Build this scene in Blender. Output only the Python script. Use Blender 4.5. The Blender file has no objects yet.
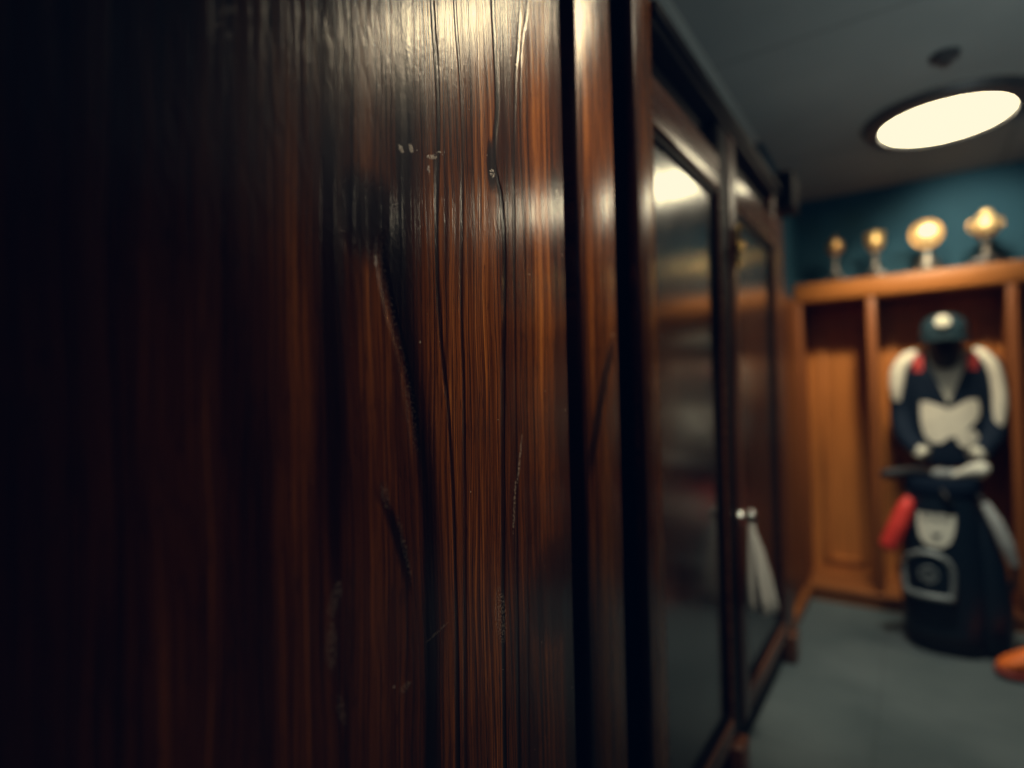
import bpy, bmesh, math, random
from mathutils import Vector, Matrix
random.seed(7)
PI = math.pi
sc = bpy.context.scene
C = sc.collection

# ------------------------------------------------------------------ node helpers
class NT:
    def __init__(s, name):
        s.m = bpy.data.materials.new(name); s.m.use_nodes = True
        s.t = s.m.node_tree; s.t.nodes.clear()
        s.out = s.t.nodes.new('ShaderNodeOutputMaterial')
    def node(s, typ, **kw):
        n = s.t.nodes.new(typ)
        for k, v in kw.items(): setattr(n, k, v)
        return n
    def put(s, sock, v):
        if isinstance(v, bpy.types.NodeSocket): s.t.links.new(v, sock)
        elif v is not None: sock.default_value = v
    def math(s, op, a, b=None, c=None, clamp=False):
        n = s.node('ShaderNodeMath', operation=op, use_clamp=clamp)
        for i, v in enumerate((a, b, c)): s.put(n.inputs[i], v)
        return n.outputs[0]
    def sstep(s, x, lo, hi):
        n = s.node('ShaderNodeMapRange', interpolation_type='SMOOTHSTEP')
        s.put(n.inputs[0], x); n.inputs[1].default_value = lo; n.inputs[2].default_value = hi
        return n.outputs[0]
    def mapr(s, x, a, b, c=0., d=1.):
        n = s.node('ShaderNodeMapRange')
        s.put(n.inputs[0], x)
        for i, v in enumerate((a, b, c, d)): n.inputs[i+1].default_value = v
        return n.outputs[0]
    def noise(s, vec, scale=1., detail=2., rough=.5, dist=0.):
        n = s.node('ShaderNodeTexNoise')
        s.put(n.inputs['Vector'], vec); n.inputs['Scale'].default_value = scale
        n.inputs['Detail'].default_value = detail; n.inputs['Roughness'].default_value = rough
        n.inputs['Distortion'].default_value = dist
        return n.outputs['Fac']
    def comb(s, x, y, z=0.):
        n = s.node('ShaderNodeCombineXYZ')
        for i, v in enumerate((x, y, z)): s.put(n.inputs[i], v)
        return n.outputs[0]
    def ramp(s, f, stops, interp='LINEAR'):
        n = s.node('ShaderNodeValToRGB'); r = n.color_ramp; r.interpolation = interp
        while len(r.elements) < len(stops): r.elements.new(.5)
        for e, (p, c) in zip(r.elements, stops):
            e.position = p
            e.color = (c, c, c, 1) if not isinstance(c, tuple) else (*c, 1)
        s.put(n.inputs[0], f)
        return n.outputs[0]
    def mix(s, f, a, b, blend='MIX'):
        n = s.node('ShaderNodeMix', data_type='RGBA', blend_type=blend)
        s.put(n.inputs[0], f)
        for i, v in ((6, a), (7, b)): s.put(n.inputs[i], (*v, 1) if isinstance(v, tuple) else v)
        return n.outputs[2]
    def bump(s, h, strength=.3, dist=.01):
        n = s.node('ShaderNodeBump'); n.inputs['Strength'].default_value = strength
        n.inputs['Distance'].default_value = dist; s.put(n.inputs['Height'], h)
        return n.outputs[0]
    def coords(s, which='Object'):
        tc = s.node('ShaderNodeTexCoord'); sp = s.node('ShaderNodeSeparateXYZ')
        s.t.links.new(tc.outputs[which], sp.inputs[0])
        return tc.outputs[which], sp.outputs[0], sp.outputs[1], sp.outputs[2]
    def bsdf(s, color, rough=.5, metal=0., spec=.5, normal=None, coat=0., coat_rough=.1, ior=None, emit=None, estr=0., sheen=0.):
        b = s.node('ShaderNodeBsdfPrincipled')
        s.put(b.inputs['Base Color'], (*color, 1) if isinstance(color, tuple) else color)
        s.put(b.inputs['Roughness'], rough); s.put(b.inputs['Metallic'], metal)
        s.put(b.inputs['Specular IOR Level'], spec)
        b.inputs['Coat Weight'].default_value = coat; b.inputs['Coat Roughness'].default_value = coat_rough
        b.inputs['Sheen Weight'].default_value = sheen
        if ior: b.inputs['IOR'].default_value = ior
        if normal is not None: s.put(b.inputs['Normal'], normal)
        if emit:
            b.inputs['Emission Color'].default_value = (*emit, 1); b.inputs['Emission Strength'].default_value = estr
        s.t.links.new(b.outputs[0], s.out.inputs[0])
        return s.m

def plain(name, col, rough=.5, metal=0., var=.25, scale=30., spec=.5, bump=.0, **kw):
    n = NT(name); v, x, y, z = n.coords()
    f = n.noise(v, scale, 3)
    c = n.mix(n.math('MULTIPLY', f, var), col, tuple(k*.35 for k in col))
    nm = n.bump(f, bump, .004) if bump else None
    return n.bsdf(c, n.mapr(f, 0, 1, max(0, rough-.05), rough+.05), metal, spec, nm, **kw)

def fcurve(n, zf, pts, z0, z1, t0=0., t1=1.):
    """value of a hand drawn line: t as a function of height"""
    fc = n.node('ShaderNodeFloatCurve'); cu = fc.mapping.curves[0]
    ps = sorted(((z-z0)/(z1-z0), (t-t0)/(t1-t0)) for z, t in pts)
    ps = [(0., ps[0][1])] + [p for p in ps if 0 < p[0] < 1] + [(1., ps[-1][1])]
    while len(cu.points) < len(ps): cu.points.new(.5, .5)
    for p, (a, b) in zip(cu.points, ps): p.location = (a, b)
    fc.mapping.update()
    n.put(fc.inputs['Value'], zf)
    return n.math('MULTIPLY_ADD', fc.outputs[0], t1-t0, t0)

def old_wood(name, cols, lines=(), band=None, blots_and_shadow=None, chips=(), z0=.5, z1=2.3, t0=0., t1=1., seed=0., rough=.21, gain=.88, bumpk=1., clouds=()):
    n = NT(name); v, x, t, z = n.coords()
    zf = n.mapr(z, z0, z1)
    w = n.noise(n.comb(n.math('MULTIPLY', t, 9.), n.math('MULTIPLY', z, 2.2), seed), 1., 2)
    tw = n.math('MULTIPLY_ADD', n.math('SUBTRACT', w, .5), .028, t)
    # grain at three widths, all stretched along the height
    fine = n.noise(n.comb(n.math('MULTIPLY', tw, 230.), n.math('MULTIPLY', z, 2.4), seed), 1., 3, .6)
    mid = n.noise(n.comb(n.math('MULTIPLY', tw, 62.), n.math('MULTIPLY', z, 1.1), seed+3), 1., 3, .55)
    big = n.noise(n.comb(n.math('MULTIPLY', tw, 11.), n.math('MULTIPLY', z, 1.3), seed+6), 1., 2)
    pores = n.noise(n.comb(n.math('MULTIPLY', tw, 520.), n.math('MULTIPLY', z, 22.), seed+9), 1., 2)
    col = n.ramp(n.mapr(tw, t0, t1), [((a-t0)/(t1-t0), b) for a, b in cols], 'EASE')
    veins = n.noise(n.comb(n.math('MULTIPLY', tw, 140.), n.math('MULTIPLY', z, .9), seed+18), 1., 2, .5)
    vein = n.sstep(n.math('ABSOLUTE', n.math('SUBTRACT', veins, .5)), .0, .055)
    vein2 = n.sstep(n.math('ABSOLUTE', n.math('SUBTRACT', fine, .5)), .0, .06)
    val = n.math('MULTIPLY', col, n.mapr(fine, .28, .72, .72, 1.24))
    val = n.math('MULTIPLY', val, n.mapr(vein, 0, 1, .58, 1.04))
    val = n.math('MULTIPLY', val, n.mapr(vein2, 0, 1, .72, 1.04))
    val = n.math('MULTIPLY', val, n.mapr(mid, .3, .7, .74, 1.2))
    val = n.math('MULTIPLY', val, n.mapr(big, .3, .7, .75, 1.2))
    val = n.math('MULTIPLY', val, n.sstep(pores, .22, .40))
    height = n.math('MULTIPLY_ADD', vein, .10, n.math('MULTIPLY', fine, .14))
    dark = None
    edgeL = None
    if band:
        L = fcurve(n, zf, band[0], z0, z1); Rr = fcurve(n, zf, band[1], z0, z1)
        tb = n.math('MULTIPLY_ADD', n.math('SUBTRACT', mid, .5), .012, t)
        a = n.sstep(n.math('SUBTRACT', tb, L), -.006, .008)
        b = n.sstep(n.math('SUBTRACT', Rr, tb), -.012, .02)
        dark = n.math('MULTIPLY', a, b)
        # rough chipped rim along the left side of the dark band
        rim = n.math('ABSOLUTE', n.math('SUBTRACT', tb, L))
        rimm = n.math('MULTIPLY', n.sstep(rim, .012, .003), n.sstep(z, 1.20, 1.28))
        rimm = n.math('MULTIPLY', rimm, n.sstep(z, 1.50, 1.46))
        edgeL = rimm
    if blots_and_shadow:
        for (tc, zc, rt, rz, k) in blots_and_shadow:
            dx = n.math('DIVIDE', n.math('SUBTRACT', t, tc), rt); dz = n.math('DIVIDE', n.math('SUBTRACT', z, zc), rz)
            d = n.math('ADD', n.math('MULTIPLY', dx, dx), n.math('MULTIPLY', dz, dz))
            d = n.math('ADD', d, n.math('MULTIPLY', n.math('SUBTRACT', big, .5), 1.2))
            mk = n.math('MULTIPLY', n.sstep(d, 1.25, .0), k)
            dark = mk if dark is None else n.math('MAXIMUM', dark, mk)
    for (pts, wd, k) in lines:
        c = fcurve(n, zf, pts, z0, z1, t0, t1)
        d = n.math('ABSOLUTE', n.math('SUBTRACT', n.math('MULTIPLY_ADD', n.math('SUBTRACT', mid, .5), .008, t), c))
        mk = n.sstep(d, wd, wd*.25)
        zs = [p[0] for p in pts]
        if max(zs) - min(zs) < .6:
            mk = n.math('MULTIPLY', mk, n.math('MULTIPLY', n.sstep(z, min(zs)-.02, min(zs)+.06), n.sstep(z, max(zs)+.02, max(zs)-.06)))
        mk = n.math('MULTIPLY', mk, k)
        dark = mk if dark is None else n.math('MAXIMUM', dark, mk)
        height = n.math('SUBTRACT', height, n.math('MULTIPLY', mk, .9 if wd < .012 else .15))
    if dark is not None:
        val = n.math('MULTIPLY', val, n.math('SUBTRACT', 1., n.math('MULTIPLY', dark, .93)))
    color = n.ramp(n.math('MULTIPLY', val, gain), [(0., (.0035, .0022, .0022)), (.18, (.020, .0058, .0028)), (.45, (.082, .0235, .0060)), (.75, (.26, .078, .0135)), (1., (.50, .17, .030))])
    # dust specks and chips in the varnish
    vo = n.node('ShaderNodeTexVoronoi'); vo.inputs['Scale'].default_value = 1.
    n.put(vo.inputs['Vector'], n.comb(n.math('MULTIPLY', t, 75.), n.math('MULTIPLY', z, 62.), 1.))
    sp = n.node('ShaderNodeSeparateColor'); n.put(sp.inputs[0], vo.outputs['Color'])
    rad = n.mapr(sp.outputs[1], 0, 1, .03, .10)
    mk = n.math('MULTIPLY', n.math('LESS_THAN', vo.outputs['Distance'], rad), n.math('GREATER_THAN', sp.outputs[0], .90))
    pale = n.math('MULTIPLY', n.math('MULTIPLY', mk, n.sstep(t, .33, .42)), n.mapr(sp.outputs[2], 0, 1, .15, .6))
    grit = n.noise(n.comb(n.math('MULTIPLY', t, 420.), n.math('MULTIPLY', z, 260.), 4.), 1., 2)
    if edgeL is not None:
        pale = n.math('MAXIMUM', pale, n.math('MULTIPLY', n.math('MULTIPLY', edgeL, n.sstep(grit, .56, .64)), .09))
        height = n.math('SUBTRACT', height, n.math('MULTIPLY', edgeL, 1.2))
    for (tc, zc, rt, rz, ang, th, k) in chips:
        ca, sa = math.cos(ang), math.sin(ang)
        dt, dz = n.math('SUBTRACT', t, tc), n.math('SUBTRACT', z, zc)
        a = n.math('DIVIDE', n.math('ADD', n.math('MULTIPLY', dt, ca), n.math('MULTIPLY', dz, sa)), rt)
        b = n.math('DIVIDE', n.math('SUBTRACT', n.math('MULTIPLY', dz, ca), n.math('MULTIPLY', dt, sa)), rz)
        d = n.math('ADD', n.math('MULTIPLY', a, a), n.math('MULTIPLY', b, b))
        mk = n.math('MULTIPLY', n.sstep(d, 1., .45), n.sstep(grit, th, th+.08))
        pale = n.math('MAXIMUM', pale, n.math('MULTIPLY', mk, k))
        height = n.math('ADD', height, n.math('MULTIPLY', mk, .8))
    color = n.mix(pale, color, (.75, .72, .66))
    # the varnish has crept into ripples
    rip = n.noise(n.comb(n.math('MULTIPLY_ADD', z, 16., n.math('MULTIPLY', t, 95.)), n.math('MULTIPLY', z, 17.), seed+12), 1., 3, .6, .6)
    rip2 = n.noise(n.comb(n.math('MULTIPLY', t, 300.), n.math('MULTIPLY', z, 150.), seed+15), 1., 2)
    height = n.math('ADD', height, n.math('MULTIPLY', rip, n.mapr(t, .38, .75, .60, .18) if band else .15))
    height = n.math('ADD', height, n.math('MULTIPLY', rip2, .12))
    nm = n.bump(height, .42*bumpk, .003)
    rg = n.math('ADD', n.mapr(mid, .3, .7, rough-.04, rough+.05), n.math('MULTIPLY', pale, .4))
    return n.bsdf(color, rg, 0, .42, nm)

def warm_wood(name, base, axis='z', rough=.4, spec=.4, k=1.):
    n = NT(name); v, x, y, z = n.coords()
    s = {'z': (70., 70., 2.), 'x': (2., 70., 70.), 'y': (70., 2., 70.)}[axis]
    vec = n.comb(n.math('MULTIPLY', x, s[0]), n.math('MULTIPLY', y, s[1]), n.math('MULTIPLY', z, s[2]))
    f = n.noise(vec, 1., 4, .6, .3)
    b = n.noise(n.comb(n.math('MULTIPLY', x, s[0]*.12), n.math('MULTIPLY', y, s[1]*.12), n.math('MULTIPLY', z, s[2]*.4)), 1., 2)
    c = n.ramp(n.math('ADD', n.math('MULTIPLY', f, .6), n.math('MULTIPLY', b, .4)),
               [(.25, tuple(q*.45 for q in base)), (.5, base), (.75, tuple(min(1, q*1.35) for q in base))])
    return n.bsdf(c, n.mapr(f, .3, .7, rough-.06, rough+.08), 0, spec, n.bump(f, .12, .003))

# ------------------------------------------------------------------ mesh helpers
def box(bm, a, b, bev=0., seg=2):
    a, b = Vector(a), Vector(b)
    r = bmesh.ops.create_cube(bm, size=1., matrix=Matrix.Translation((a+b)/2) @ Matrix.Diagonal((*(b-a), 1)))
    if bev:
        es = list({e for vv in r['verts'] for e in vv.link_edges})
        bmesh.ops.bevel(bm, geom=es, offset=bev, segments=seg, profile=.5, affect='EDGES')
def loft(bm, rings, cap=True, closed=True):
    R = [[bm.verts.new(p) for p in ring] for ring in rings]
    m = len(R[0])
    for i in range(len(R)-1):
        for j in range(m if closed else m-1):
            k = (j+1) % m
            bm.faces.new((R[i][j], R[i][k], R[i+1][k], R[i+1][j]))
    if cap and closed:
        bm.faces.new(list(reversed(R[0]))); bm.faces.new(R[-1])
    return R
def ellipse(c, a, b, ax=(1, 0, 0), ay=(0, 1, 0), n=28, p=2.):
    c, ax, ay = Vector(c), Vector(ax), Vector(ay); o = []
    for i in range(n):
        t = 2*PI*i/n; ct, st = math.cos(t), math.sin(t)
        o.append(c + ax*a*math.copysign(abs(ct)**(2/p), ct) + ay*b*math.copysign(abs(st)**(2/p), st))
    return o
def lathe(bm, c, prof, n=32):
    loft(bm, [ellipse((c[0], c[1], c[2]+z), r, r, n=n) for r, z in prof])
def smoothpath(pts, k=6):
    P = [Vector(p) for p in pts]; o = []
    for i in range(len(P)-1):
        p0, p1, p2, p3 = P[max(0, i-1)], P[i], P[i+1], P[min(len(P)-1, i+2)]
        for j in range(k):
            t = j/k
            o.append(.5*((2*p1)+(p2-p0)*t+(2*p0-5*p1+4*p2-p3)*t*t+(3*p1-p0-3*p2+p3)*t**3))
    o.append(P[-1]); return o
def lerpl(vals, f):
    x = f*(len(vals)-1); i = min(int(x), len(vals)-2); return vals[i]+(vals[i+1]-vals[i])*(x-i)
def tube(bm, pts, radii, n=16, flat=1., k=6, cap=True, up=(0, 0, 1)):
    P = smoothpath(pts, k) if len(pts) > 2 else [Vector(p) for p in pts]
    rings = []
    for i, p in enumerate(P):
        d = (P[min(i+1, len(P)-1)]-P[max(i-1, 0)]).normalized()
        s = d.cross(Vector(up))
        if s.length < 1e-3: s = d.cross(Vector((0, 1, 0)))
        s.normalize(); w = s.cross(d).normalized()
        r = lerpl(radii, i/(len(P)-1)) if len(radii) > 1 else radii[0]
        rings.append(ellipse(p, r, r*flat, s, w, n))
    loft(bm, rings, cap)
def ball(bm, c, r, sx=1, sy=1, sz=1, seg=24):
    bmesh.ops.create_uvsphere(bm, u_segments=seg, v_segments=seg//2, radius=r,
                              matrix=Matrix.Translation(c) @ Matrix.Diagonal((sx, sy, sz, 1)))
def patch(bm, rows, yf, off, nx=14):
    """a sheet lying on a curved front; rows = (z, xl, xr)"""
    g = []
    for z, a, b in rows:
        g.append([Vector((a+(b-a)*j/nx, yf(a+(b-a)*j/nx, z)-off, z)) for j in range(nx+1)])
    loft(bm, g, cap=False, closed=False)
def rows_from(pl, pr, n=16):
    z0, z1 = pl[0][0], pl[-1][0]
    def at(P, z):
        for (za, xa), (zb, xb) in zip(P, P[1:]):
            if za <= z <= zb or zb <= z <= za: return xa+(xb-xa)*((z-za)/(zb-za) if zb != za else 0)
        return P[-1][1]
    return [(z0+(z1-z0)*i/n, at(pl, z0+(z1-z0)*i/n), at(pr, z0+(z1-z0)*i/n)) for i in range(n+1)]

def rootloc(o):
    v = Vector((0, 0, 0))
    while o: v += o.location; o = o.parent
    return v
def obj(name, bm, mat, parent=None, loc=None, smooth=True):
    bmesh.ops.recalc_face_normals(bm, faces=bm.faces[:])
    me = bpy.data.meshes.new(name)
    base = rootloc(parent) if parent else Vector(loc or (0, 0, 0))
    bmesh.ops.translate(bm, verts=bm.verts[:], vec=-base)
    bm.to_mesh(me); bm.free()
    me.materials.append(mat)
    if smooth:
        for p in me.polygons: p.use_smooth = True
        try: me.set_sharp_from_angle(angle=math.radians(38))
        except Exception: pass
    o = bpy.data.objects.new(name, me); C.objects.link(o)
    if parent: o.parent = parent
    else: o.location = base
    return o
def thing(name, label, cat, loc=(0, 0, 0), group=None):
    o = bpy.data.objects.new(name, None); C.objects.link(o); o.location = loc; o.empty_display_size = .05
    o['label'] = label; o['category'] = cat
    if group: o['group'] = group
    return o
def tag(o, label, cat, group=None):
    o['label'] = label; o['category'] = cat
    if group: o['group'] = group
    return o
def struct(name, bm, mat, smooth=False):
    o = obj(name, bm, mat, smooth=smooth); o['kind'] = 'structure'; return o
def B(*boxes):
    bm = bmesh.new()
    for b in boxes: box(bm, *b)
    return bm

# ------------------------------------------------------------------ materials
KNOT = [(1.893, .688), (1.744, .693), (1.643, .684), (1.594, .698), (1.317, .693), (1.175, .688), (.761, .679)]
L1 = [(1.818, .553), (1.689, .561), (1.49, .553), (1.373, .558), (1.256, .572), (1.032, .578), (.817, .575)]
L2 = [(1.844, .599), (1.695, .61), (1.431, .60), (1.295, .602), (.808, .591)]
L3 = [(1.935, .762), (1.78, .742), (1.317, .727), (.742, .714)]
L4 = [(1.946, .783), (1.837, .761), (1.451, .761), (.728, .741)]
BL = [(1.778, .487), (1.596, .490), (1.53, .482), (1.47, .455), (1.443, .459), (1.403, .470), (1.356, .485), (1.272, .503), (1.173, .514), (1.051, .516), (.85, .513)]
BR = [(1.799, .506), (1.60, .509), (1.444, .510), (1.383, .516), (1.271, .533), (1.168, .547), (1.042, .547), (.833, .545)]
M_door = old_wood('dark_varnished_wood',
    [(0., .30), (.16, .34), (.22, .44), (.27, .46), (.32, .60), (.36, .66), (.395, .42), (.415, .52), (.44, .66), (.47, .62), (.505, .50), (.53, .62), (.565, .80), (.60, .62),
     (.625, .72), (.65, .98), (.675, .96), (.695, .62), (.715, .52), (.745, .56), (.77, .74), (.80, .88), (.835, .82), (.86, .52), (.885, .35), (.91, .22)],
    lines=[(KNOT, .0075, .95), (L1, .006, .85), (L2, .005, .6), (L3, .005, .7), (L4, .004, .5), ([(1.20, .447), (1.165, .463), (1.10, .485), (1.06, .492)], .011, .85)],
    band=(BL, BR),
    blots_and_shadow=[(.440, 1.505, .055, .060, .95), (.388, 1.36, .022, .26, .7), (.497, 1.70, .016, .35, .75), (.676, 1.640, .014, .04, .95), (.862, 1.655, .014, .04, .8),
            (.84, .97, .10, .09, .6), (.30, 1.15, .03, .5, .35)],  # wide blot low on the right paints a soft shadow into the wood
    chips=[(.492, 1.601, .006, .004, -.7, .40, .7), (.509, 1.607, .004, .006, .3, .42, .7), (.547, 1.609, .012, .003, .3, .45, .5), (.565, 1.620, .010, .003, .3, .52, .35),
           (.540, 1.59, .003, .006, 0., .48, .5), (.677, 1.628, .007, .007, 0., .52, .6), (.866, 1.650, .005, .010, 0., .50, .75), (.862, 1.63, .008, .006, 0., .55, .5),
           (.675, .98, .017, .048, .12, .50, .20), (.385, 1.09, .008, .022, -.4, .48, .10), (.380, 1.045, .008, .03, 0., .48, .12), (.392, .973, .006, .02, .2, .48, .09),
           (.483, .958, .012, .006, .2, .45, .10), (.457, 1.188, .007, .02, .3, .5, .08), (.487, 1.119, .004, .05, .25, .5, .10), (.545, 1.004, .03, .002, .25, .5, .16),
           (.733, 1.20, .003, .045, -.22, .47, .42), (.716, 1.13, .003, .05, -.12, .49, .40), (.345, 1.62, .01, .02, 0., .62, .3)])
STL = [(1.408, 1.081), (1.326, 1.044), (1.229, 1.003), (1.137, .973)]
M_stile = old_wood('varnished_stile_wood', [(.9, .5), (.955, .42), (.99, .85), (1.06, 1.), (1.10, .85), (1.14, .6), (1.215, .5), (1.25, .85), (1.31, .95), (1.4, .6)],
    lines=[(STL, .022, .8)], chips=[(1.05, .80, .01, .02, 0., .5, .12), (1.09, 1.42, .006, .006, 0., .5, .3)], t0=.9, t1=1.4, seed=21., rough=.24)
M_frame = warm_wood('dark_mahogany', (.075, .022, .009), 'z', .33, .5)
M_rail = warm_wood('mahogany_rail', (.13, .045, .018), 'y', .26, .6)
M_black = plain('black_wood_and_shade', (.004, .004, .005), .6, spec=.12)
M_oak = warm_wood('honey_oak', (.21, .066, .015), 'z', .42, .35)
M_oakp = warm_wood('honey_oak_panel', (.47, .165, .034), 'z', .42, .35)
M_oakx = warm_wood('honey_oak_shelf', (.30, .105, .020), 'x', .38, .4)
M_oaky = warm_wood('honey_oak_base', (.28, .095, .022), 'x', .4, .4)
M_blue = plain('teal_blue_paint', (.020, .084, .130), .7, var=.3, scale=4., spec=.2)
M_dkwall = plain('charcoal_paint', (.012, .013, .014), .8, scale=4., spec=.2)
def glass_panel():
    n = NT('dark_mirror_glass'); v, x, y, z = n.coords()
    f = n.noise(v, 6., 3)
    return n.bsdf((.006, .010, .012), n.mapr(f, .3, .7, .17, .24), 0, .5, ior=3.0)
M_glass = glass_panel()
def floor_mat():
    n = NT('grey_carpet_tile'); v, x, y, z = n.coords()
    big = n.noise(v, 2.2, 4); fine = n.noise(v, 220., 2)
    c = n.ramp(big, [(.3, (.082, .112, .118)), (.7, (.140, .175, .182))])
    def seam(a, off):
        d = n.math('ABSOLUTE', n.math('SUBTRACT', n.math('FRACT', n.math('DIVIDE', n.math('ADD', a, off), .6)), .5))
        return n.sstep(d, .492, .499)
    s = n.math('MAXIMUM', seam(x, .15), seam(y, .1))
    c = n.mix(n.math('MULTIPLY', s, .35), c, (.03, .035, .035))
    c = n.mix(n.math('MULTIPLY', fine, .35), c, (.06, .07, .066))
    return n.bsdf(c, .85, 0, .25, n.bump(fine, .3, .004))
def ceil_mat():
    n = NT('grey_ceiling_board'); v, x, y, z = n.coords()
    big = n.noise(v, 1.6, 4); c = n.ramp(big, [(.3, (.15, .16, .155)), (.7, (.205, .21, .20))])
    def seam(a, off, L):
        d = n.math('ABSOLUTE', n.math('SUBTRACT', n.math('FRACT', n.math('DIVIDE', n.math('ADD', a, off), L)), .5))
        return n.sstep(d, .491, .499)
    s = n.math('MAXIMUM', seam(x, .75, 1.2), seam(y, .1, 1.2))
    return n.bsdf(n.mix(n.math('MULTIPLY', s, .45), c, (.03, .03, .03)), .85, 0, .2, n.bump(big, .1, .01))
M_floor, M_ceil = floor_mat(), ceil_mat()
M_strip = plain('pale_grey_strip', (.30, .31, .29), .5)
M_ring = plain('dark_metal_bezel', (.045, .045, .045), .45, .3)
def emis(name, col, st):
    n = NT(name); v, x, y, z = n.coords()
    f = n.noise(v, 3., 1)
    e = n.node('ShaderNodeEmission'); n.put(e.inputs[0], (*col, 1)); n.put(e.inputs[1], n.mapr(f, 0, 1, st*.95, st*1.05))
    n.t.links.new(e.outputs[0], n.out.inputs[0]); return n.m
M_emit = emis('warm_diffuser', (1., .92, .72), 14.)
M_emit2 = emis('soft_warm_diffuser', (1., .95, .80), 2.6)
M_navy = plain('navy_knit', (.005, .013, .027), .8, bump=.2, scale=120., spec=.15)
M_cream = plain('cream_leather', (.86, .84, .74), .6, scale=16., var=.6)
M_red = plain('red_cloth', (.42, .035, .03), .7)
M_shirt = plain('grey_shirt', (.55, .55, .48), .8)
M_form = plain('charcoal_form', (.035, .032, .030), .75)
M_cap = plain('teal_cap', (.012, .036, .050), .5)
M_bag = plain('navy_nylon', (.005, .014, .024), .42, bump=.15, scale=90., spec=.5)
M_bagblack = plain('black_rubber', (.006, .007, .009), .6)
M_silver = plain('silver_piping', (.28, .32, .33), .45, .2)
M_white = plain('white_vinyl', (.90, .88, .76), .5)
M_mark = plain('grey_mark', (.10, .11, .11), .6)
M_greypad = plain('grey_pad', (.38, .40, .40), .65)
M_gold = plain('gold_metal', (1., .70, .30), .42, 1., var=.1)
M_gold2 = plain('aged_gold', (.85, .52, .22), .42, 1., var=.25)
M_goldfig = plain('satin_gold', (1., .74, .36), .5, .7, var=.3, scale=40.)
M_goldpale = plain('polished_pale_gold', (1., .80, .40), .38, .75, var=.05)
M_steel = plain('brushed_steel', (.13, .12, .105), .4, .8, var=.2)
M_chrome = plain('chrome', (.75, .75, .72), .18, 1., var=.05)
M_plinth = plain('black_marble', (.02, .018, .018), .25)
M_towel = plain('white_terry', (.92, .92, .86), .9, bump=.5, scale=160.)
M_orange = plain('orange_mesh', (1., .20, .02), .6, bump=.2, scale=140.)
M_redsole = plain('red_rubber', (.30, .035, .012), .55)
M_redpouch = plain('bright_red_fabric', (.9, .055, .035), .55)
M_brass = plain('brass', (.85, .50, .16), .25, 1., var=.1)

# ------------------------------------------------------------------ room shell
H = 2.57
struct('floor', B(((-1.1, -1.6, -.1), (2.1, 4.4, 0))), M_floor)
struct('ceiling', B(((-1.1, -1.6, H), (2.1, 4.4, H+.1))), M_ceil)
struct('wall_back', B(((-1.1, 4.32, 0), (2.1, 4.42, H))), M_blue)
struct('wall_left', B(((-1.12, -1.6, 0), (-1.02, 3.14, H)), ((-1.12, 3.14, 0), (-.605, 4.32, H))), M_blue)
struct('wall_right', B(((2.0, -1.6, 0), (2.1, 4.32, H))), M_dkwall)
struct('wall_rear', B(((-1.1, -1.7, 0), (2.1, -1.6, H))), M_dkwall)
struct('baseboard_right', B(((1.975, -1.6, 0), (2.0, 3.95, .1), .004)), M_frame)
struct('ceiling_strip_1', B(((-.72, -1.55, H-.02), (-.605, 3.1, H), .008)), M_strip)  # pale raised strip on the ceiling along the locker tops

# ------------------------------------------------------------------ lockers
FX = -.5
def z_mesh(*bs): return B(*bs)
lk = thing('wooden_locker', 'worn dark wooden locker with a broad scratched plank door filling the near left', 'locker', (-.75, .25, 0))
obj('carcass', B(((-1.0, -.70, .16), (-.545, 1.10, 2.46), .004)), M_black, lk)
obj('plinth', B(((-.98, -.70, 0), (-.56, 1.10, .16))), M_black, lk)
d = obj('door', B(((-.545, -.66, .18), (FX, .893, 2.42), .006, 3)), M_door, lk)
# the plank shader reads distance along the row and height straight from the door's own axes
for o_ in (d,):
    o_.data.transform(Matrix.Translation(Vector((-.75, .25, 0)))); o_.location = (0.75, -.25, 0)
s = obj('stile', B(((-.56, .950, .16), (FX-.004, 1.118, 2.46), .008, 3)), M_stile, lk)
s.data.transform(Matrix.Translation(Vector((-.75, .25, 0)))); s.location = (0.75, -.25, 0)

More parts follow.
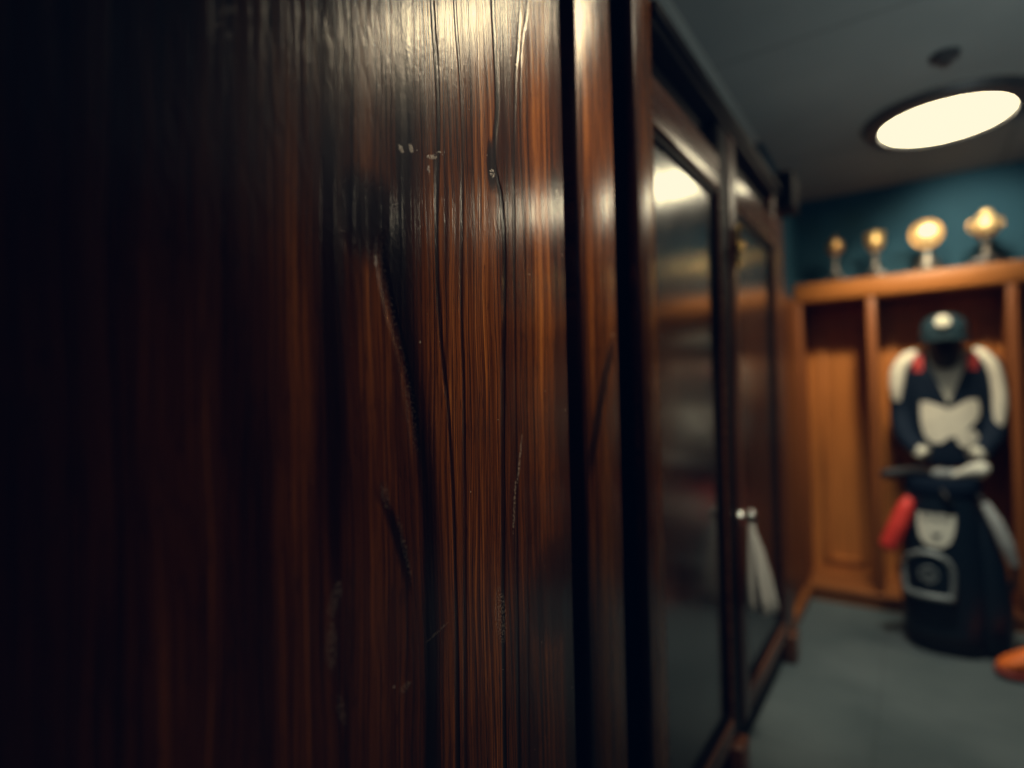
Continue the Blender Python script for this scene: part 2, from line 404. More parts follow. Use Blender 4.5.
def ring_frame(bm, x0, x1, y0, y1, z0, z1, ws, wb, wt, bev=.006):
    """one continuous rectangular frame with an opening"""
    o = [(y0, z0), (y1, z0), (y1, z1), (y0, z1)]; i = [(y0+ws, z0+wb), (y1-ws, z0+wb), (y1-ws, z1-wt), (y0+ws, z1-wt)]
    V = [[bm.verts.new((x, y, z)) for y, z in q] for x in (x0, x1) for q in (o, i)]
    ob, ib, of, inf = V
    for k in range(4):
        m_ = (k+1) % 4
        for q in ((of[k], of[m_], inf[m_], inf[k]), (ob[m_], ob[k], ib[k], ib[m_]), (ob[k], ob[m_], of[m_], of[k]), (ib[m_], ib[k], inf[k], inf[m_])): bm.faces.new(q)
    if bev: bmesh.ops.bevel(bm, geom=bm.edges[:], offset=bev, segments=3, profile=.5, affect='EDGES')
def cabinet(name, label, y0, y1, g0, g1, right_stile_mat, pil):
    c = thing(name, label, 'locker', (-.75, (y0+y1)/2, 0), 'glass fronted lockers along the left side')
    ya = y0+.03 if pil else y0
    obj('carcass', B(((-1.0, ya, .16), (-.60, y1, 2.2), .003)), M_black, c)
    obj('toe_kick', B(((-.98, ya, 0), (-.545, y1, .155))), M_black, c)
    obj('frieze', B(((-.60, g0-.01, 2.085), (-.545, y1-.01, 2.2))), M_black, c)
    if pil:
        st = obj('pilaster', B(((-.525, y0, .0), (FX+.002, g0-.004, 2.50), .010, 3)), M_stile, c)
        off = Vector((-.75, (y0+y1)/2, 0)); st.data.transform(Matrix.Translation(off)); st.location = -off
        obj('side_panel', B(((-.62, ya, .0), (-.526, g0-.008, 2.50))), M_black, c)  # black box added so the gap beside the pilaster reads as deep shade
    else:
        obj('stile', B(((-.60, y0, .16), (FX, g0, 2.2), .008, 3)), M_frame, c)
    obj('stile', B(((-.60, g1, .16), (FX-.006, y1, 2.2), .008, 3)), right_stile_mat, c)
    bm = bmesh.new(); ring_frame(bm, -.57, FX-.004, g0, g1, .160, 2.080, .007, .070, .115, .003)
    dr = obj('door', bm, M_rail, c)
    obj('glass_panel', B(((-.560, g0+.01, .225), (-.525, g1-.01, 1.97))), M_glass, dr)
    bm = bmesh.new(); ring_frame(bm, -.527, -.514, g0+.007, g1-.007, .230, 1.965, .004, .022, .025, .0015)
    obj('glazing_bead', bm, M_black, dr)
    return c, dr
c1, d1 = cabinet('glass_locker', 'dark glass locker beside the wooden locker, reflecting the round ceiling light', 1.223, 2.06, 1.345, 1.945, M_black, True)
c2, d2 = cabinet('glass_locker', 'dark glass locker with a white towel on its hook knob, next to the wall cubbies', 2.065, 3.10, 2.150, 2.86, M_frame, False)
for c, y in ((c1, 2.005), (c2, 3.03)):
    obj('foot', B(((-.58, y-.05, 0), (-.482, y+.05, .135), .012, 3)), M_rail, c)
# knob on the second locker
kb = bmesh.new(); tube(kb, [(-.50, 2.085, .862), (-.474, 2.085, .864)], [.009], 14); ball(kb, (-.466, 2.085, .866), .019)
tube(kb, [(-.501, 2.085, .862), (-.495, 2.085, .862)], [.024, .022], 18)
obj('hook_knob', kb, M_chrome, c2)
hb = bmesh.new(); tube(hb, [(-.488, 2.09, 1.74), (-.488, 2.09, 1.86)], [.011], 14); ball(hb, (-.486, 2.09, 1.865), .012); ball(hb, (-.482, 2.09, 1.80), .022); ball(hb, (-.486, 2.09, 1.735), .012)
obj('glint_knuckle', hb, M_brass, d2)  # brass knuckle added to stand in for a warm glint on the stile
cn = obj('cornice', B(((-.62, 1.345, 2.2), (-.497, 3.0, 2.235), .008, 3), ((-.64, 1.345, 2.222), (-.484, 3.0, 2.262), .008, 3), ((-.64, 2.96, 2.16), (-.435, 3.14, 2.335), .010, 3)), M_black, loc=(-.55, 2.2, 2.2))
tag(cn, 'black moulded cornice running along the tops of the lockers', 'cornice')

# ------------------------------------------------------------------ wall cubbies
cu = thing('cubby_unit', 'honey brown wooden open cubby unit across the back wall', 'cubby unit', (.6, 4.15, 0))
obj('side_panel', B(((-.60, 3.15, .09), (-.572, 4.3, 1.83), .003), ((-.60, 3.955, .09), (-.555, 4.0, 1.83), .006)), M_oak, cu)
obj('back_panel', B(((-.572, 4.295, .0), (1.98, 4.318, 1.83))), M_oakp, cu)
for dx in (-.19, .445, 1.075, 1.70):
    obj('divider', B(((dx-.022, 3.985, .09), (dx+.022, 4.295, 1.83), .005)), M_oak, cu)
obj('shelf', B(((-.60, 3.975, 1.838), (1.98, 4.318, 1.952), .010, 3)), M_oakx, cu)
obj('bench', B(((-.59, 3.985, .0), (1.98, 4.295, .065)), ((-.59, 3.965, .065), (1.98, 4.295, .095), .010, 3), ((-.60, 3.15, .0), (-.55, 3.97, .065)), ((-.60, 3.15, .065), (-.535, 3.97, .095), .010, 3)), M_oaky, cu)
# raised mouldings on the back of every bay
for a, b in ((-.555, -.212), (-.168, .423), (.467, 1.053), (1.097, 1.678)):
    i = .055
    obj('panel_moulding', B(((a+i, 4.278, .17), (b-i, 4.297, .205), .005), ((a+i, 4.278, 1.66), (b-i, 4.297, 1.69), .005),
        ((a+i, 4.278, .17), (a+i+.03, 4.297, 1.69), .005), ((b-i-.03, 4.278, .17), (b-i, 4.297, 1.69), .005)), M_oakp, cu)

# ------------------------------------------------------------------ ceiling fittings
def light_fixture(x, y, label, em):
    t = thing('ceiling_light', label, 'ceiling light', (x, y, H), 'round ceiling lights')
    bm = bmesh.new()
    loft(bm, [ellipse((x, y, z), r, r, n=64) for r, z in ((.250, H-.02), (.257, H-.043), (.320, H-.035), (.340, H-.001))], cap=False)
    obj('bezel', bm, M_ring, t)
    bm = bmesh.new(); loft(bm, [ellipse((x, y, z), r, r, n=64) for r, z in ((.05, H-.036), (.17, H-.035), (.242, H-.031), (.252, H-.022))], cap=False)
    bmesh.ops.contextual_create(bm, geom=[e for e in bm.edges if e.is_boundary and e.verts[0].co.z < H-.0355])
    obj('diffuser', bm, em, t)
light_fixture(.158, 3.36, 'round glowing ceiling light in a dark bezel near the back wall', M_emit)
light_fixture(-.10, 1.43, 'round glowing ceiling light overhead beside the wooden locker, out of shot', M_emit2)
bm = bmesh.new(); lathe(bm, (.137, 2.75, H-.03), [(0, 0), (.03, 0), (.045, .008), (.05, .03)], 28); lathe(bm, (.137, 2.75, H-.045), [(0, 0), (.018, 0), (.02, .018)], 16)
tag(obj('smoke_detector', bm, M_ring, loc=(.137, 2.75, H-.03)), 'small dark round detector on the ceiling beside the glowing light', 'smoke detector')

# ------------------------------------------------------------------ trophies on the shelf
def trophy_base(t, x, y, w, h, mat=M_plinth):
    bm = bmesh.new(); box(bm, (x-w, y-w, 1.956), (x+w, y+w, 1.956+h*.6), .004); box(bm, (x-w*.8, y-w*.8, 1.956+h*.6), (x+w*.8, y+w*.8, 1.956+h), .004)
    obj('base', bm, mat, t)
TY = 4.07
def trophy(x, label, r, zc, kind):
    t = thing('trophy', label, 'trophy', (x, TY, 1.956), 'trophies on the shelf')
    w = r*.95
    if kind == 'disc':
        bm = bmesh.new(); lathe(bm, (x, TY, 1.956), [(.0, 0), (.085, 0), (.085, .022), (.06, .028), (.056, .06), (.038, .066), (.03, .09), (.022, .115), (0, .12)], 28)
        obj('base', bm, M_steel, t)
    else:
        trophy_base(t, x, TY, w, .035)
    bm = bmesh.new()
    if kind != 'disc':
        h = zc-r-1.99
        lathe(bm, (x, TY, 1.99), [(0, 0), (w*.75, 0), (w*.6, .012), (w*.34, .03), (w*.26, h*.55), (w*.38, h*.75), (w*.3, h+.012), (0, h+.014)], 24)
        obj('stem', bm, M_steel, t)
    bm = bmesh.new()
    if kind == 'ball':
        ball(bm, (x, TY, zc), r, seg=28); tube(bm, [(x, TY, zc+r-.004), (x, TY, zc+r+.022)], [.008, .003], 10)
        obj('ball', bm, M_gold2, t)
    elif kind == 'cup':
        lathe(bm, (x, TY, zc-r), [(0, 0), (r*.45, .004), (r*.8, r*.5), (r*.95, r), (r*.85, r*1.5), (r*1.02, r*1.9), (r*.8, r*1.86), (0, r*1.7)], 28)
        obj('cup', bm, M_gold, t)
        bm = bmesh.new(); ball(bm, (x, TY, zc+r*.95), r*.35); obj('lid', bm, M_gold2, t)
    elif kind == 'disc':
        ball(bm, (x, TY, zc), r, 1, .55, 1, 36)
        obj('medallion', bm, M_goldpale, t)
        bm = bmesh.new()
        R = [Vector((x+math.cos(a)*(r+.004), TY, zc+math.sin(a)*(r+.004))) for a in [2*PI*i/40 for i in range(41)]]
        tube(bm, R, [.008], 8, k=1, up=(0, 1, 0)); obj('rim', bm, M_gold2, t)
    else:
        ball(bm, (x, TY, zc-r*.15), r*.9, 1, 1, .95); ball(bm, (x+r*.05, TY-.005, zc+r*.62), r*.46)
        obj('figure', bm, M_goldfig, t)
        for s in (-1, 1):
            bm = bmesh.new(); tube(bm, [(x+s*r*.7, TY, zc-r*.55), (x+s*r*.98, TY, zc-r*.2), (x+s*r*.92, TY, zc+r*.25), (x+s*r*.4, TY, zc+r*.3)], [.005], 10)
            obj('handle', bm, M_gold2, t)
trophy(-.372, 'smallest aged gold trophy with a ball top, at the left end of the shelf', .050, 2.178, 'ball')
trophy(-.162, 'gold cup trophy with a steel stem between the small ball trophy and the round medallion', .056, 2.172, 'cup')
trophy(.088, 'bright pale gold round medallion trophy, the largest and brightest on the shelf', .070, 2.176, 'disc')
trophy(.352, 'gold two-handled trophy with a small ball on top, right of the bright medallion', .074, 2.185, 'figure')

# ------------------------------------------------------------------ jacket, cap and dress form in the middle cubby
JX, JY = .150, 4.06
prof = [(.86, .150, .095), (.90, .165, .105), (1.0, .172, .115), (1.12, .178, .12), (1.25, .186, .122), (1.36, .192, .118), (1.43, .190, .105), (1.475, .160, .085), (1.505, .11, .065), (1.53, .075, .06)]
def jab(z):
    for (z0, a0, b0), (z1, a1, b1) in zip(prof, prof[1:]):
        if z0 <= z <= z1: f = (z-z0)/(z1-z0); return a0+(a1-a0)*f, b0+(b1-b0)*f
    return prof[-1][1:]
def jyf(x, z):
    a, b = jab(z); q = min(.995, abs((x-JX)/a)); return JY-b*(1-q**2.3)**(1/2.3)
form = thing('dress_form', 'charcoal headed dress form wearing the jacket and cap in the cubby', 'dress form', (JX, JY, .095))
bm = bmesh.new(); tube(bm, [(JX, JY, .11), (JX, JY, .9)], [.016], 12); obj('pole', bm, M_bagblack, form)
bm = bmesh.new(); lathe(bm, (JX, JY, .096), [(0, 0), (.14, 0), (.14, .012), (.03, .03), (0, .03)], 28); obj('base', bm, M_bagblack, form)
bm = bmesh.new()
loft(bm, [ellipse((JX, JY+.0, z), a-.02, b-.02, n=32) for z, a, b in prof[:-2]] + [ellipse((JX, JY-.01, 1.50), .062, .06, n=32), ellipse((JX, JY-.035, 1.525), .060, .062, n=32)])
obj('torso', bm, M_form, form)
bm = bmesh.new()
hd = [(1.395, .03, .04, -.085), (1.41, .05, .06, -.08), (1.44, .064, .078, -.075), (1.49, .074, .092, -.065), (1.54, .078, .098, -.06), (1.59, .078, .098, -.055), (1.63, .066, .084, -.05), (1.655, .04, .05, -.05)]
loft(bm, [ellipse((JX, JY+o, z), a, b, n=28) for z, a, b, o in hd]); 
tube(bm, [(JX, JY-.06, 1.46), (JX, JY-.15, 1.475), (JX, JY-.158, 1.49)], [.02, .013, .01], 10)
obj('head', bm, M_form, form)
# shirt front and jacket
shirt = obj('shirt', (lambda bm: (loft(bm, [ellipse((JX, JY, z), a-.012, b-.010, n=40, p=2.3) for z, a, b in prof], cap=False), bm)[1])(bmesh.new()), M_shirt, loc=(JX, JY, .86))
tag(shirt, 'pale grey shirt showing in the open neck of the jacket', 'shirt')
jk = thing('jacket', 'navy and cream sports jacket with red shoulder patches on the dress form', 'jacket', (JX, JY, .86))
bm = bmesh.new(); NZ, NA = 70, 120; grid = []
for i in range(NZ+1):
    z = .86+(1.525-.86)*i/NZ; a, b = jab(z)
    grid.append([bm.verts.new(p) for p in ellipse((JX, JY, z), a, b, n=NA, p=2.3)])
for i in range(NZ):
    for j in range(NA):
        k = (j+1) % NA
        c = (grid[i][j].co+grid[i+1][k].co)/2
        vw = max(0, (c.z-1.185)/(1.42-1.185))*.088
        if c.y < JY and abs(c.x-(JX+.008)) < vw and c.z > 1.185: continue
        bm.faces.new((grid[i][j], grid[i][k], grid[i+1][k], grid[i+1][j]))
obj('body', bm, M_navy, jk)
# lapels
for s in (-1, 1):
    bm = bmesh.new()
    rows = [(1.19+.30*i/14, JX+.008+s*(max(0., .088*(.30*i/14)/.235)-.004), JX+.008+s*(max(0., .088*(.30*i/14)/.235)+.012+.028*math.sin(PI*min(1, i/11)))) for i in range(15)]
    patch(bm, rows, jyf, .007, 4); obj('lapel', bm, M_navy, jk)
# cream chest band, two wings that meet low in the middle
bm = bmesh.new()
patch(bm, rows_from([(.985, .075), (1.03, .045), (1.10, .032), (1.18, .030), (1.215, .034)], [(.985, .12), (1.03, .165), (1.10, .195), (1.18, .15), (1.215, .065)]), jyf, .005)
patch(bm, rows_from([(1.02, .150), (1.06, .13), (1.12, .13), (1.17, .155), (1.225, .245)], [(1.02, .18), (1.06, .235), (1.12, .285), (1.17, .295), (1.225, .285)]), jyf, .0055)
obj('chest_band', bm, M_cream, jk)
bm = bmesh.new(); 
patch(bm, rows_from([(.965, .215), (.99, .19), (1.03, .188), (1.06, .205)], [(.965, .25), (.99, .282), (1.03, .285), (1.06, .265)]), jyf, .012)
obj('pocket_flap', bm, M_cream, jk)
for s in (-1, 1):
    path = [(JX+s*.138, JY-.0, 1.445), (JX+s*.188, JY-.01, 1.40), (JX+s*.208, JY-.02, 1.28), (JX+s*.212, JY-.03, 1.14), (JX+s*.190, JY-.09, 1.02), (JX+s*.13, JY-.16, .935)]
    bm = bmesh.new(); tube(bm, path, [.062, .066, .060, .055, .050, .040], 24, k=8); obj('sleeve', bm, M_navy, jk)
    # the cream panel over the shoulder and outer arm
    P = smoothpath([(JX+s*.13, JY-.02, 1.492), (JX+s*.170, JY-.045, 1.462), (JX+s*.212, JY-.055, 1.395), (JX+s*.226, JY-.065, 1.31), (JX+s*.228, JY-.07, 1.22)] if s < 0 else
                   [(JX+.13, JY-.02, 1.492), (JX+.162, JY-.04, 1.470), (JX+.204, JY-.06, 1.40), (JX+.224, JY-.065, 1.29), (JX+.228, JY-.07, 1.18), (JX+.218, JY-.085, 1.08)], 6)
    bm = bmesh.new(); tube(bm, P, [.020, .034, .040, .040, .034, .02] if s < 0 else [.018, .028, .032, .034, .034, .022], 16, k=1); obj('sleeve_stripe', bm, M_cream, jk)
    bm = bmesh.new()
    P = [(JX+s*.150, JY-.14, .955), (JX+s*.10, JY-.185, .92)]
    tube(bm, P, [.042, .036], 18); obj('cuff', bm, M_shirt, jk)
    bm = bmesh.new(); cx = JX+s*.120
    patch(bm, rows_from([(1.385, cx-.024), (1.475, cx-.026)], [(1.385, cx+.018), (1.475, cx+.022)], 8), jyf, .008, 6); obj('shoulder_patch', bm, M_red, jk)
# cap
CX, CY = .151, JY-.055
cap = thing('cap', 'dark teal cap with a round cream badge above the jacket', 'cap', (CX, CY, 1.555))
bm = bmesh.new()
loft(bm, [ellipse((CX, CY, z), a, b, n=36) for z, a, b in ((1.560, .108, .122), (1.60, .111, .125), (1.64, .104, .117), (1.675, .082, .092), (1.695, .048, .055), (1.702, .01, .012))], cap=False)
obj('crown', bm, M_cap, cap)
bm = bmesh.new(); g0, g1, g2 = [], [], []
for i in range(19):
    a = PI+PI*i/18
    g0.append(Vector((CX+.108*math.cos(a), CY+.122*math.sin(a), 1.568)))
    g1.append(Vector((CX+.118*math.cos(a), CY+.122*math.sin(a)+.05*math.sin(a), 1.562-.008*abs(math.cos(a)))))
    g2.append(Vector((CX+.112*math.cos(a), CY+.122*math.sin(a)+.09*math.sin(a), 1.548-.012*abs(math.cos(a)))))
loft(bm, [g0, g1, g2], cap=False, closed=False); bmesh.ops.solidify(bm, geom=bm.faces[:], thickness=.006)
obj('brim', bm, M_cap, cap)
bm = bmesh.new(); loft(bm, [ellipse((CX-.008, CY-.128+o, 1.648+o*.35), r, r, (1, 0, 0), (0, .3, .95), 28) for r, o in ((.033, .01), (.033, -.002), (.028, -.006))])
bd = obj('badge', bm, M_white, cap)
bm = bmesh.new(); R = [Vector((CX-.008+math.cos(a)*.021, CY-.136+math.sin(a)*.007, 1.646+math.sin(a)*.020)) for a in [2*PI*i/24 for i in range(25)]]
tube(bm, R, [.0025], 8, k=1, up=(0, 1, 0)); tube(bm, [(CX-.018, CY-.133, 1.654), (CX-.008, CY-.138, 1.636), (CX+.002, CY-.133, 1.654)], [.0025], 8, k=2, up=(0, 1, 0))
obj('badge_mark', bm, M_mark, bd)

# ------------------------------------------------------------------ golf bag
GX, GY = .105, 3.60
bp = [(.0, .14, .127), (.02, .160, .137), (.10, .176, .147), (.30, .186, .152), (.48, .174, .148), (.62, .158, .142), (.74, .150, .136), (.78, .146, .134)]
def bab(z):
    for (z0, a0, b0), (z1, a1, b1) in zip(bp, bp[1:]):
        if z0 <= z <= z1: f = (z-z0)/(z1-z0); return a0+(a1-a0)*f, b0+(b1-b0)*f
    return bp[-1][1:]
def byf(x, z):
    a, b = bab(z); q = min(.995, abs((x-GX)/a)); return GY-b*(1-q**2.4)**(1/2.4)
gb = thing('golf_bag', 'dark navy golf bag with a white shield patch standing before the cubbies', 'golf bag', (GX, GY, 0))
bm = bmesh.new(); loft(bm, [ellipse((GX, GY, z), a, b, n=48, p=2.4) for z, a, b in bp[2:]], cap=True); obj('body', bm, M_bag, gb)
bm = bmesh.new(); loft(bm, [ellipse((GX, GY, z), a+.006, b+.006, n=48, p=2.4) for z, a, b in ((0., .142, .125), (.015, .158, .135), (.10, .174, .145))]); obj('base', bm, M_bagblack, gb)
bm = bmesh.new(); loft(bm, [ellipse((GX, GY, z), a, b, n=48, p=2.4) for z, a, b in ((.765, .152, .140), (.78, .158, .146), (.835, .160, .148), (.85, .152, .14), (.84, .13, .12), (.79, .125, .115))]); obj('collar', bm, M_navy, gb)
bm = bmesh.new(); 
shL = [(.522, .055), (.528, .036), (.55, .012), (.59, .001), (.63, -.002), (.682, .002)]; shR = [(.522, .088), (.528, .106), (.55, .128), (.59, .142), (.63, .148), (.682, .150)]
patch(bm, rows_from(shL, shR, 20), byf, .010)
sp_ = obj('shield_patch', bm, M_white, gb)
bm = bmesh.new()
for a_, b_ in ((.024, .048), (.062, .086), (.100, .124)):
    patch(bm, [(.648, a_+.006, b_-.006), (.652, a_, b_), (.657, a_, b_)], byf, .013, 4)
    for c_ in (a_, b_-.008): patch(bm, [(z, c_, c_+.008) for z in (.657, .665, .674, .682)], byf, .013, 2)
    bmesh.ops.remove_doubles(bm, verts=bm.verts[:], dist=.0012)
    obj('patch_letter', bm, M_mark, sp_); bm = bmesh.new()
patch(bm, rows_from([(.560, .066), (.572, .060), (.588, .054)], [(.560, .080), (.572, .086), (.588, .092)], 6), byf, .013, 4)
obj('patch_mark', bm, M_mark, sp_)
# arched front pocket
def bulge(x, z):
    return byf(x, z)-.045*max(0, 1-((x-.040)/.125)**4)*max(0, 1-((z-.395)/.17)**4)
bm = bmesh.new()
aL = [(.270, -.072), (.345, -.078), (.425, -.072), (.475, -.050), (.508, -.010), (.520, .022)]; aR = [(.270, .146), (.345, .152), (.425, .148), (.475, .130), (.508, .092), (.520, .058)]
patch(bm, rows_from(aL, aR, 24), bulge, .004, 24); pk = obj('front_pocket', bm, M_bag, gb)
bm = bmesh.new()
pa = [(-.052, .292), (-.058, .395), (-.046, .452), (-.010, .488), (.040, .500), (.088, .488), (.122, .452), (.132, .395), (.126, .292)]
pp = smoothpath([(x, bulge(x, z)-.008, z) for x, z in pa], 5)
tube(bm, pp, [.015], 10, k=1, flat=.8); 
tube(bm, [(x, bulge(x, .294)-.008, .294) for x in (-.052, -.01, .038, .082, .126)], [.015], 10, k=3)
obj('piping', bm, M_silver, pk)
bm = bmesh.new(); R = [Vector((.038+math.cos(a)*.034, bulge(.038, .395)-.008, .398+math.sin(a)*.034)) for a in [2*PI*i/28 for i in range(29)]]
tube(bm, R, [.005], 8, k=1, up=(0, 1, 0)); yb = bulge(.038, .395)-.008
tube(bm, [(.038, yb, .378), (.050, yb, .398), (.038, yb, .418), (.026, yb, .398), (.038, yb, .378)], [.004], 8, k=1, up=(0, 1, 0))
obj('round_emblem', bm, M_silver, pk)
# slanted side pocket and padded strap on the right
bm = bmesh.new(); loft(bm, [ellipse((x, GY-.01, z), a, b, n=28, p=2.6) for z, x, a, b in ((.02, .275, .04, .06), (.05, .280, .075, .085), (.25, .282, .082, .095), (.45, .272, .070, .09), (.60, .252, .046, .075), (.72, .235, .022, .05), (.74, .232, .008, .02))])
obj('side_pocket', bm, M_bag, gb)
bm = bmesh.new(); tube(bm, [(.262, GY-.10, .745), (.300, GY-.125, .66), (.335, GY-.13, .56), (.362, GY-.115, .465)], [.016, .026, .028, .018], 16, flat=.55, up=(0, 1, 0)); obj('strap_pad', bm, M_greypad, gb)
bm = bmesh.new(); tube(bm, [(.225, GY-.06, .80), (.262, GY-.10, .745)], [.012], 10); obj('strap', bm, M_bagblack, gb)
bm = bmesh.new(); tube(bm, [(.362, GY-.115, .465), (.355, GY-.08, .36), (.31, GY-.05, .28)], [.012], 10); obj('strap', bm, M_bagblack, gb)
bm = bmesh.new(); tube(bm, [(.10, GY-.150, .80), (.12, GY-.185, .765), (.14, GY-.150, .73)], [.010], 10); obj('grab_handle', bm, M_bagblack, gb)

# pouch at the bag's left side
bm = bmesh.new(); tube(bm, [(-.030, GY-.09, .745), (-.045, GY-.10, .70), (-.082, GY-.115, .60), (-.122, GY-.12, .50), (-.130, GY-.12, .478)], [.014, .036, .043, .042, .016], 18, up=(0, 1, 0))
po = obj('pouch', bm, M_redpouch, loc=(-.09, GY-.11, .48)); tag(po, 'bright red padded pouch hanging slantwise at the left of the golf bag', 'pouch')
bm = bmesh.new(); tube(bm, [(-.030, GY-.09, .74), (-.035, GY-.06, .79), (-.02, GY-.045, .80)], [.006], 8); obj('loop', bm, M_bagblack, po)

def club(label, foot, neck, group='golf clubs in the bag'):
    t = thing('golf_club', label, 'golf club', foot, group)
    bm = bmesh.new(); tube(bm, [foot, neck], [.007], 10); obj('shaft', bm, M_steel, t)
    return t
t = club('golf club in a black headcover that pokes out left over the golf bag rim', (.10, GY+.02, .15), (.04, GY-.03, .868))
bm = bmesh.new(); tube(bm, [(.055, GY-.04, .868), (.0, GY-.06, .872), (-.06, GY-.09, .866), (-.125, GY-.11, .858), (-.15, GY-.12, .855)], [.016, .024, .028, .026, .010], 16); obj('headcover', bm, M_bagblack, t)
t = club('golf club in a cream headcover rising at the right of the golf bag', (.13, GY+.03, .15), (.185, GY-.02, .868))
bm = bmesh.new(); tube(bm, [(.150, GY-.06, .862), (.19, GY-.07, .876), (.235, GY-.08, .894), (.266, GY-.09, .896), (.286, GY-.09, .89)], [.016, .024, .036, .040, .014], 18); obj('headcover', bm, M_cream, t)
for i, (x, lab) in enumerate(((.075, 'steel iron golf club in the middle of the golf bag, beside the black headcover'), (.120, 'steel iron golf club in the middle of the golf bag, beside the cream headcover'))):
    t = club(lab, (x, GY, .15), (x, GY-.04, .86))
    bm = bmesh.new(); loft(bm, [ellipse((x+o, GY-.05-.005*k, .868), a, .010, (0, 0, 1), (0, 1, 0), 14) for k, (o, a) in enumerate(((-.012, .010), (0., .018), (.025, .026), (.04, .022), (.045, .008)))]); obj('head', bm, M_greypad, t)

# ------------------------------------------------------------------ towel hanging on the knob
bm = bmesh.new(); rings = []
TP = [(.842, 2.080, -.466, .012, .010), (.81, 2.084, -.464, .022, .014), (.75, 2.096, -.458, .044, .024), (.66, 2.112, -.452, .066, .033), (.59, 2.128, -.448, .082, .039), (.555, 2.136, -.446, .088, .041), (.53, 2.142, -.446, .086, .036)]
for z, y, x, a, b in TP:
    ring = []
    for i in range(60):
        th = 2*PI*i/60; f = 1+.16*math.sin(5*th+.6)*min(1, (.85-z)*6)
        ring.append(Vector((x+b*f*math.cos(th), y+a*f*math.sin(th), z-(.02*math.sin(th) if z < .6 else 0))))
    rings.append(ring)
loft(bm, rings)
tw = obj('towel', bm, M_towel, loc=(-.455, 2.11, .53)); tag(tw, 'white towel hanging gathered from the chrome knob between the glass lockers', 'towel')
bm = bmesh.new(); R = [Vector((-.466+.012*math.cos(a), 2.083+.004*math.cos(a), .862+.026*math.sin(a))) for a in [2*PI*i/20 for i in range(21)]]
tube(bm, R, [.004], 8, k=1, up=(0, 1, 0)); obj('hanging_loop', bm, M_towel, tw)

# ------------------------------------------------------------------ orange shoe
sh = thing('shoe', 'orange sports shoe with a red sole on the floor right of the golf bag', 'shoe', (.47, 3.47, 0))
TX = Vector((-.955, -.30, 0)).normalized(); TS = Vector((TX.y, -TX.x, 0)); heel = Vector((.540, 3.43, 0))
def shoe_ring(s, w, z0, z1, lean=0., n=24, p=2.6):
    z0, z1, w = z0*1.6, z1*1.6, w*1.25
    c = heel+TX*s; return ellipse((c.x, c.y, (z0+z1)/2), w, (z1-z0)/2, TS, (0, 0, 1), n, p)
bm = bmesh.new(); loft(bm, [shoe_ring(s, w, z0, z1) for s, w, z0, z1 in ((-.004, .012, .006, .03), (.01, .030, .001, .034), (.06, .037, .0, .032), (.14, .037, .001, .028), (.21, .046, .0, .026), (.26, .040, .003, .028), (.282, .022, .010, .032), (.288, .006, .014, .028))]); obj('sole', bm, M_redsole, sh)
bm = bmesh.new(); loft(bm, [shoe_ring(s, w, z0, z1, p=2.2) for s, w, z0, z1 in ((.0, .014, .03, .085), (.012, .027, .024, .105), (.05, .034, .022, .106), (.09, .035, .022, .102), (.13, .036, .022, .094), (.18, .042, .022, .078), (.23, .040, .022, .060), (.262, .029, .024, .048), (.278, .008, .026, .036))]); obj('upper', bm, M_orange, sh)
bm = bmesh.new()
SH0 = 1
R = [heel+TX*(.055+.045*math.cos(a))+TS*(.027*math.sin(a))+Vector((0, 0, .169-.009*math.cos(a))) for a in [2*PI*i/24 for i in range(25)]]
tube(bm, R, [.007], 8, k=1); obj('collar', bm, M_redsole, sh)
bm = bmesh.new()
for k in range(4):
    s = .125+.026*k; z = (.097-.0115*k-.002*k*k*.3)*1.6
    tube(bm, [heel+TX*s+TS*-.024+Vector((0, 0, z-.010)), heel+TX*(s+.006)+Vector((0, 0, z+.001)), heel+TX*s+TS*.024+Vector((0, 0, z-.010))], [.004], 8, k=4)
obj('laces', bm, M_redsole, sh)

# ------------------------------------------------------------------ lights
def lamp(name, typ, loc, energy, col, target=None, **kw):
    l = bpy.data.lights.new(name, typ); l.energy = energy; l.color = col
    for k, v in kw.items(): setattr(l, k, v)
    o = bpy.data.objects.new(name, l); C.objects.link(o); o.location = loc
    if target: o.rotation_euler = (Vector(target)-Vector(loc)).to_track_quat('-Z', 'Y').to_euler()
    return o
lamp('door_fill_spot', 'SPOT', (-.08, 1.38, 2.51), 118., (1., .83, .60), (-.5, .80, 1.60), spot_size=math.radians(39), spot_blend=1., shadow_soft_size=.18)  # unseen spot added to shape the warm pool on the near door
lamp('towel_fill_spot', 'SPOT', (.0, 1.56, 2.50), 50., (1., .93, .78), (-.45, 2.12, .68), spot_size=math.radians(26), spot_blend=1., shadow_soft_size=.06)  # extra spot without a fixture, added to whiten the towel
lamp('wall_spot', 'SPOT', (.30, 3.60, 2.46), 26., (1., .92, .76), (.29, 4.3, 2.10), spot_size=math.radians(84), spot_blend=1., shadow_soft_size=.05)
lamp('cubby_fill_spot', 'SPOT', (.0, 3.32, 2.51), 95., (1., .88, .68), (-.10, 4.25, 1.45), spot_size=math.radians(72), spot_blend=1., shadow_soft_size=.05)  # unseen spot added to light the lower cubbies but not the wall above
lamp('bag_fill_spot', 'SPOT', (-.05, 2.55, 2.50), 95., (.97, 1., .92), (.04, 3.30, .40), spot_size=math.radians(72), spot_blend=1., shadow_soft_size=.08)  # unseen spot added to brighten the bag front and the floor near it
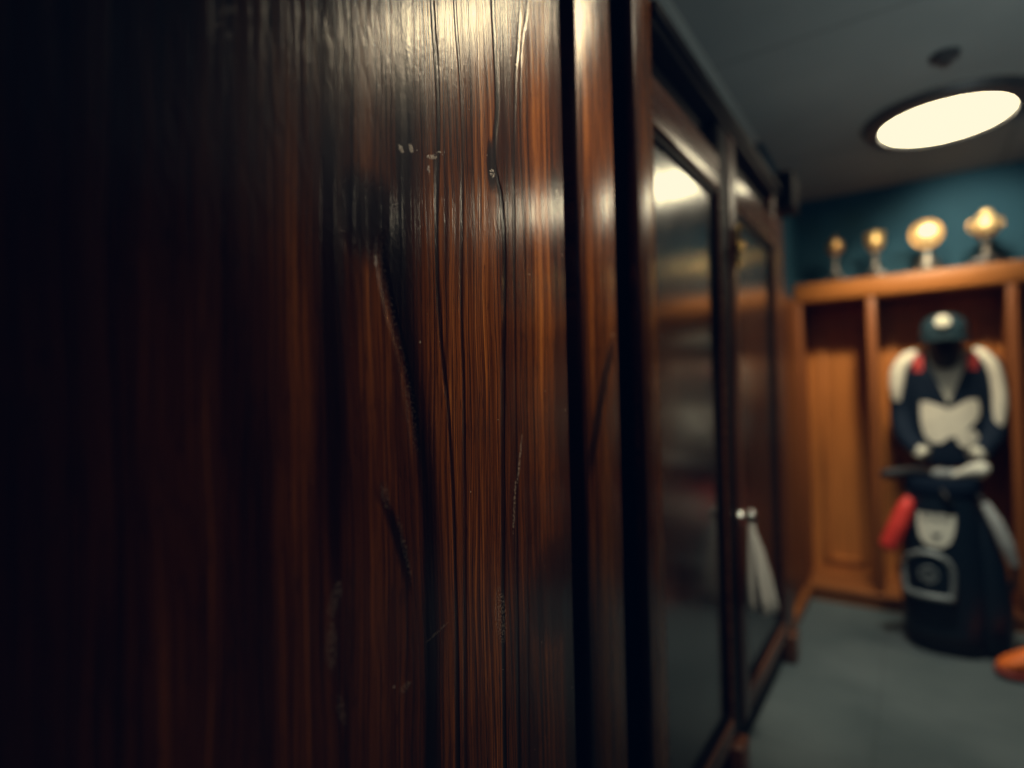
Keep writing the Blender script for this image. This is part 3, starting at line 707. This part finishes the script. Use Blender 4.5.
lamp('ceiling_fill', 'AREA', (1.0, 1.7, .6), 9., (.80, 1., 1.08), (.75, 2.1, 2.5), shape='DISK', size=.9, spread=math.radians(100))  # out-of-view fill disc added to lift the grey of the ceiling
lamp('room_fill', 'AREA', (1.2, -1.0, 2.45), 1., (.45, .7, 1.), (.2, 2., .8), shape='DISK', size=1.2)

w = bpy.data.worlds.new('dim_room'); w.use_nodes = True; sc.world = w
w.node_tree.nodes['Background'].inputs[0].default_value = (.02, .03, .04, 1); w.node_tree.nodes['Background'].inputs[1].default_value = .3

# ------------------------------------------------------------------ camera
cd = bpy.data.cameras.new('camera'); cam = bpy.data.objects.new('camera', cd); C.objects.link(cam); sc.camera = cam
yaw, pit, rol = math.radians(34.9), math.radians(1.1), math.radians(1.2)
r0 = Vector((math.cos(yaw), math.sin(yaw), 0)); f0 = Vector((-math.sin(yaw), math.cos(yaw), 0)); u0 = Vector((0, 0, 1))
f = f0*math.cos(pit)+u0*math.sin(pit); u = u0*math.cos(pit)-f0*math.sin(pit)
Rv = r0*math.cos(rol)-u*math.sin(rol); U = u*math.cos(rol)+r0*math.sin(rol)
m = Matrix((Rv, U, -f)).transposed().to_4x4(); m.translation = (0, 0, 1.3); cam.matrix_world = m
cd.sensor_width = 36.; cd.lens = 574/1024*36; cd.clip_start = .02
cd.dof.use_dof = True; cd.dof.focus_distance = .80; cd.dof.aperture_fstop = .92

# ------------------------------------------------------------------ colour management
vs = sc.view_settings
sc.display_settings.display_device = 'sRGB'; vs.view_transform = 'Standard'; vs.look = 'None'; vs.exposure = 0.; vs.gamma = 1.
vs.use_curve_mapping = True
cm = vs.curve_mapping; cm.extend = 'HORIZONTAL'
for ch, (lo, hi) in zip(cm.curves, ((.0, 1.), (.0010, .95), (.0038, .70), (0, 1))):
    ch.points[0].location = (0, lo); ch.points[-1].location = (1, hi)
cm.curves[2].points.new(.45, .36)
cm.update()
sc.cycles.use_denoising = True; sc.cycles.sample_clamp_indirect = 4.
sc.cycles.max_bounces = 8
